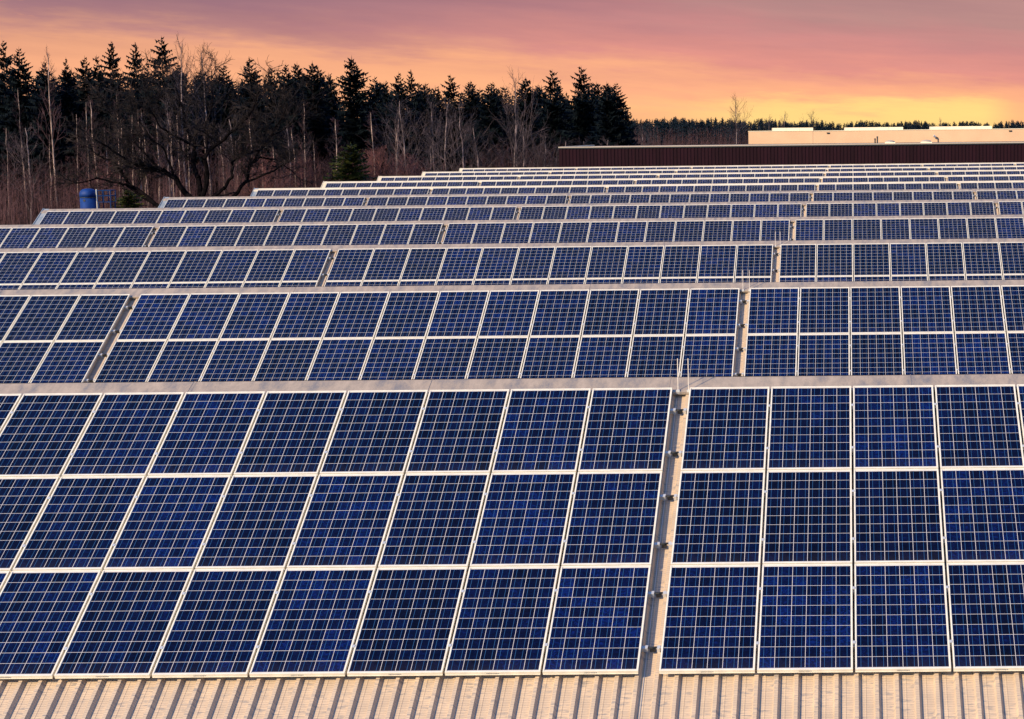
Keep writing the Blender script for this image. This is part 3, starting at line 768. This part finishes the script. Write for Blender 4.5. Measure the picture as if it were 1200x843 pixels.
# thicket of young stems at the wood's foot: uncountable
def thicket(n, x0, x1, Y0, Y1, topf, m, name, lab, rad=.022):
    V = []; Fc = []
    r = random.Random(5)
    def sliver(a, b, ra):
        i = len(V); d = Vector((b[0]-a[0], b[1]-a[1], b[2]-a[2])); x = Vector((-d.z, 0, d.x)).normalized() if (abs(d.x)+abs(d.z)) > 1e-6 else Vector((1, 0, 0)); x2 = Vector((0, 1, 0))
        for o_ in (x, (x*-.5+x2*.86), (x*-.5-x2*.86)): V.append((a[0]+o_.x*ra, a[1]+o_.y*ra, a[2]+o_.z*ra))
        V.append(tuple(b)); Fc.append((i, i+1, i+3)); Fc.append((i+1, i+2, i+3)); Fc.append((i+2, i, i+3))
    for _ in range(n):
        px = r.uniform(x0, x1); Y = r.uniform(Y0, Y1); top = at(px, topf(px)+abs(r.gauss(0, 24))-6, Y)
        h = top.z; b = (top.x+r.gauss(0, .5), Y+r.gauss(0, .5), 0); t_ = (top.x+r.gauss(0, .3), Y, h)
        sliver(b, t_, rad*r.uniform(.8, 1.8))
        for _ in range(9):
            f = r.uniform(.35, .97); p = [b[i]+(t_[i]-b[i])*f for i in range(3)]; L = r.uniform(.5, 1.9)*(1.2-f)
            q = (p[0]+r.gauss(0, .5)*L, p[1]+r.gauss(0, .5)*L, p[2]+L*r.uniform(.3, 1.0)); sliver(p, q, rad*.6)
            if r.random() < .6: q2 = (q[0]+r.gauss(0, .25), q[1]+r.gauss(0, .25), q[2]+r.uniform(.05, .5)); m2 = [(p[i]+q[i])/2 for i in range(3)]; sliver(m2, q2, rad*.45)
    o = npmesh(name, V, Fc, m); tag(o, lab, 'thicket', kind='stuff')
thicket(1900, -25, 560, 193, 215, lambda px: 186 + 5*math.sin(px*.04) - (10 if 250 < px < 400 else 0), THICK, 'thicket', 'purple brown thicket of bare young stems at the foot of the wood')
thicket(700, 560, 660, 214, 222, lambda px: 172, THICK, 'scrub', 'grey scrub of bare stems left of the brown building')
thicket(1100, 736, 880, 330, 380, lambda px: 152, THICK, 'far_thicket', 'far purple brown scrub above the brown building', .035)

# the big spreading oak ---------------------------------------------
YO = 182.0
oc = at(236, 236, YO); oak = empty('oak_tree', (oc.x, YO, 0)); tag(oak, 'large leafless oak with dark crooked spreading boughs left of centre', 'oak')
OV = []; OF = []; TV = []; TF = []
ro = random.Random(21)
def ocone(a, b, ra, rb, n, V_, F_):
    d = b-a
    if d.length < 1e-4: return
    d.normalize(); x = d.orthogonal().normalized(); y = d.cross(x); i = len(V_)
    for p, r_ in ((a, ra), (b, rb)):
        for k in range(n):
            an = 2*math.pi*k/n; q = p+(x*math.cos(an)+y*math.sin(an))*r_; V_.append((q.x-oc.x, q.y-YO, q.z))
    for k in range(n): F_.append((i+k, i+(k+1) % n, i+n+(k+1) % n, i+n+k))
def otwig(p, d, L, rad, lv):
    segs = 4 if lv > 0 else 3; q = p.copy(); dd = d.copy()
    for i in range(segs):
        nq = q + dd*L/segs; ocone(q, nq, rad*(1-i/segs*.65)+.006, rad*(1-(i+1)/segs*.65)+.006, 3, TV, TF)
        if lv > 0:
            for c in range(2 if (i > 0) else 1):
                nd = (dd + Vector((ro.gauss(0, .65), ro.gauss(0, .65), ro.gauss(.05, .5)))).normalized()
                otwig(nq, nd, L*ro.uniform(.4, .66), rad*.52, lv-1)
        q = nq; dd = (dd + Vector((ro.gauss(0, .22), ro.gauss(0, .22), ro.gauss(.03, .2)))).normalized()
def bough(pl_, r0_, r1_, y0, y1, tw=1.0, start=.25):
    n = len(pl_); pts_ = [at(px, py, YO + y0 + (y1-y0)*i/(n-1)) for i, (px, py) in enumerate(pl_)]
    # subdivide with wobble
    fine = []
    for a, b in zip(pts_[:-1], pts_[1:]):
        for k in range(3): fine.append(a.lerp(b, k/3) + Vector((ro.gauss(0, .06), ro.gauss(0, .12), ro.gauss(0, .06))))
    fine.append(pts_[-1]); m = len(fine)
    for i in range(m-1):
        ra = r0_+(r1_-r0_)*i/(m-1); rb = r0_+(r1_-r0_)*(i+1)/(m-1); ocone(fine[i], fine[i+1], ra, rb, 7, OV, OF)
        if i/m > start:
            for c in range(ro.choice((1, 2))):
                d = (fine[i+1]-fine[i]).normalized(); nd = (d*.5 + Vector((ro.gauss(0, .7), ro.gauss(0, .8), ro.gauss(.45, .55)))).normalized()
                otwig(fine[i+1], nd, tw*ro.uniform(1.3, 2.9), max(rb*.38, .028), 2)
    otwig(fine[-1], (fine[-1]-fine[-2]).normalized(), tw*2.2, r1_, 2)
base = [(236, 330), (235, 280), (235, 236)]
pt = [at(a, b, YO) for a, b in base]; pt[0].z = 0
for a, b, ra, rb in ((pt[0], pt[1], .62, .5), (pt[1], pt[2], .5, .46)): ocone(a, b, ra, rb, 10, OV, OF)
B = bough
B([(235, 240), (218, 228), (206, 210), (190, 200), (168, 196), (150, 190), (132, 176), (112, 164)], .30, .06, 0, -3)
B([(236, 240), (190, 246), (182, 240), (160, 222), (148, 212), (140, 196), (122, 186), (98, 170)], .26, .05, 0, 2)
B([(182, 240), (150, 219), (140, 214), (112, 209), (96, 215), (80, 211)], .13, .03, 1, -2, .6)
B([(235, 238), (232, 210), (226, 190), (228, 168), (218, 150), (214, 128), (206, 104)], .26, .06, 0, 3)
B([(228, 172), (206, 160), (188, 150), (176, 128), (170, 108)], .13, .04, 1, -2)
B([(236, 238), (243, 205), (243, 176), (262, 164), (276, 152), (296, 130), (306, 104)], .24, .05, 0, -3)
B([(243, 180), (240, 150), (250, 120), (248, 92)], .13, .04, -1, 2)
B([(237, 240), (262, 220), (272, 208), (272, 190), (284, 182), (306, 176), (318, 160), (336, 150)], .18, .04, 0, 2)
B([(237, 318), (262, 290), (274, 232), (288, 214), (292, 196), (304, 184), (330, 190), (345, 204)], .24, .04, 0, 5, .7)
B([(288, 214), (306, 208), (326, 196), (342, 188), (352, 178)], .12, .03, 1.9, 1, .7)
B([(206, 212), (198, 190), (190, 172), (176, 162), (160, 140)], .12, .04, -1, -3)
B([(190, 200), (168, 178), (150, 156), (132, 140), (124, 120)], .11, .04, -2, 1)
B([(292, 196), (312, 170), (330, 138), (340, 118)], .11, .035, 2.6, 3)
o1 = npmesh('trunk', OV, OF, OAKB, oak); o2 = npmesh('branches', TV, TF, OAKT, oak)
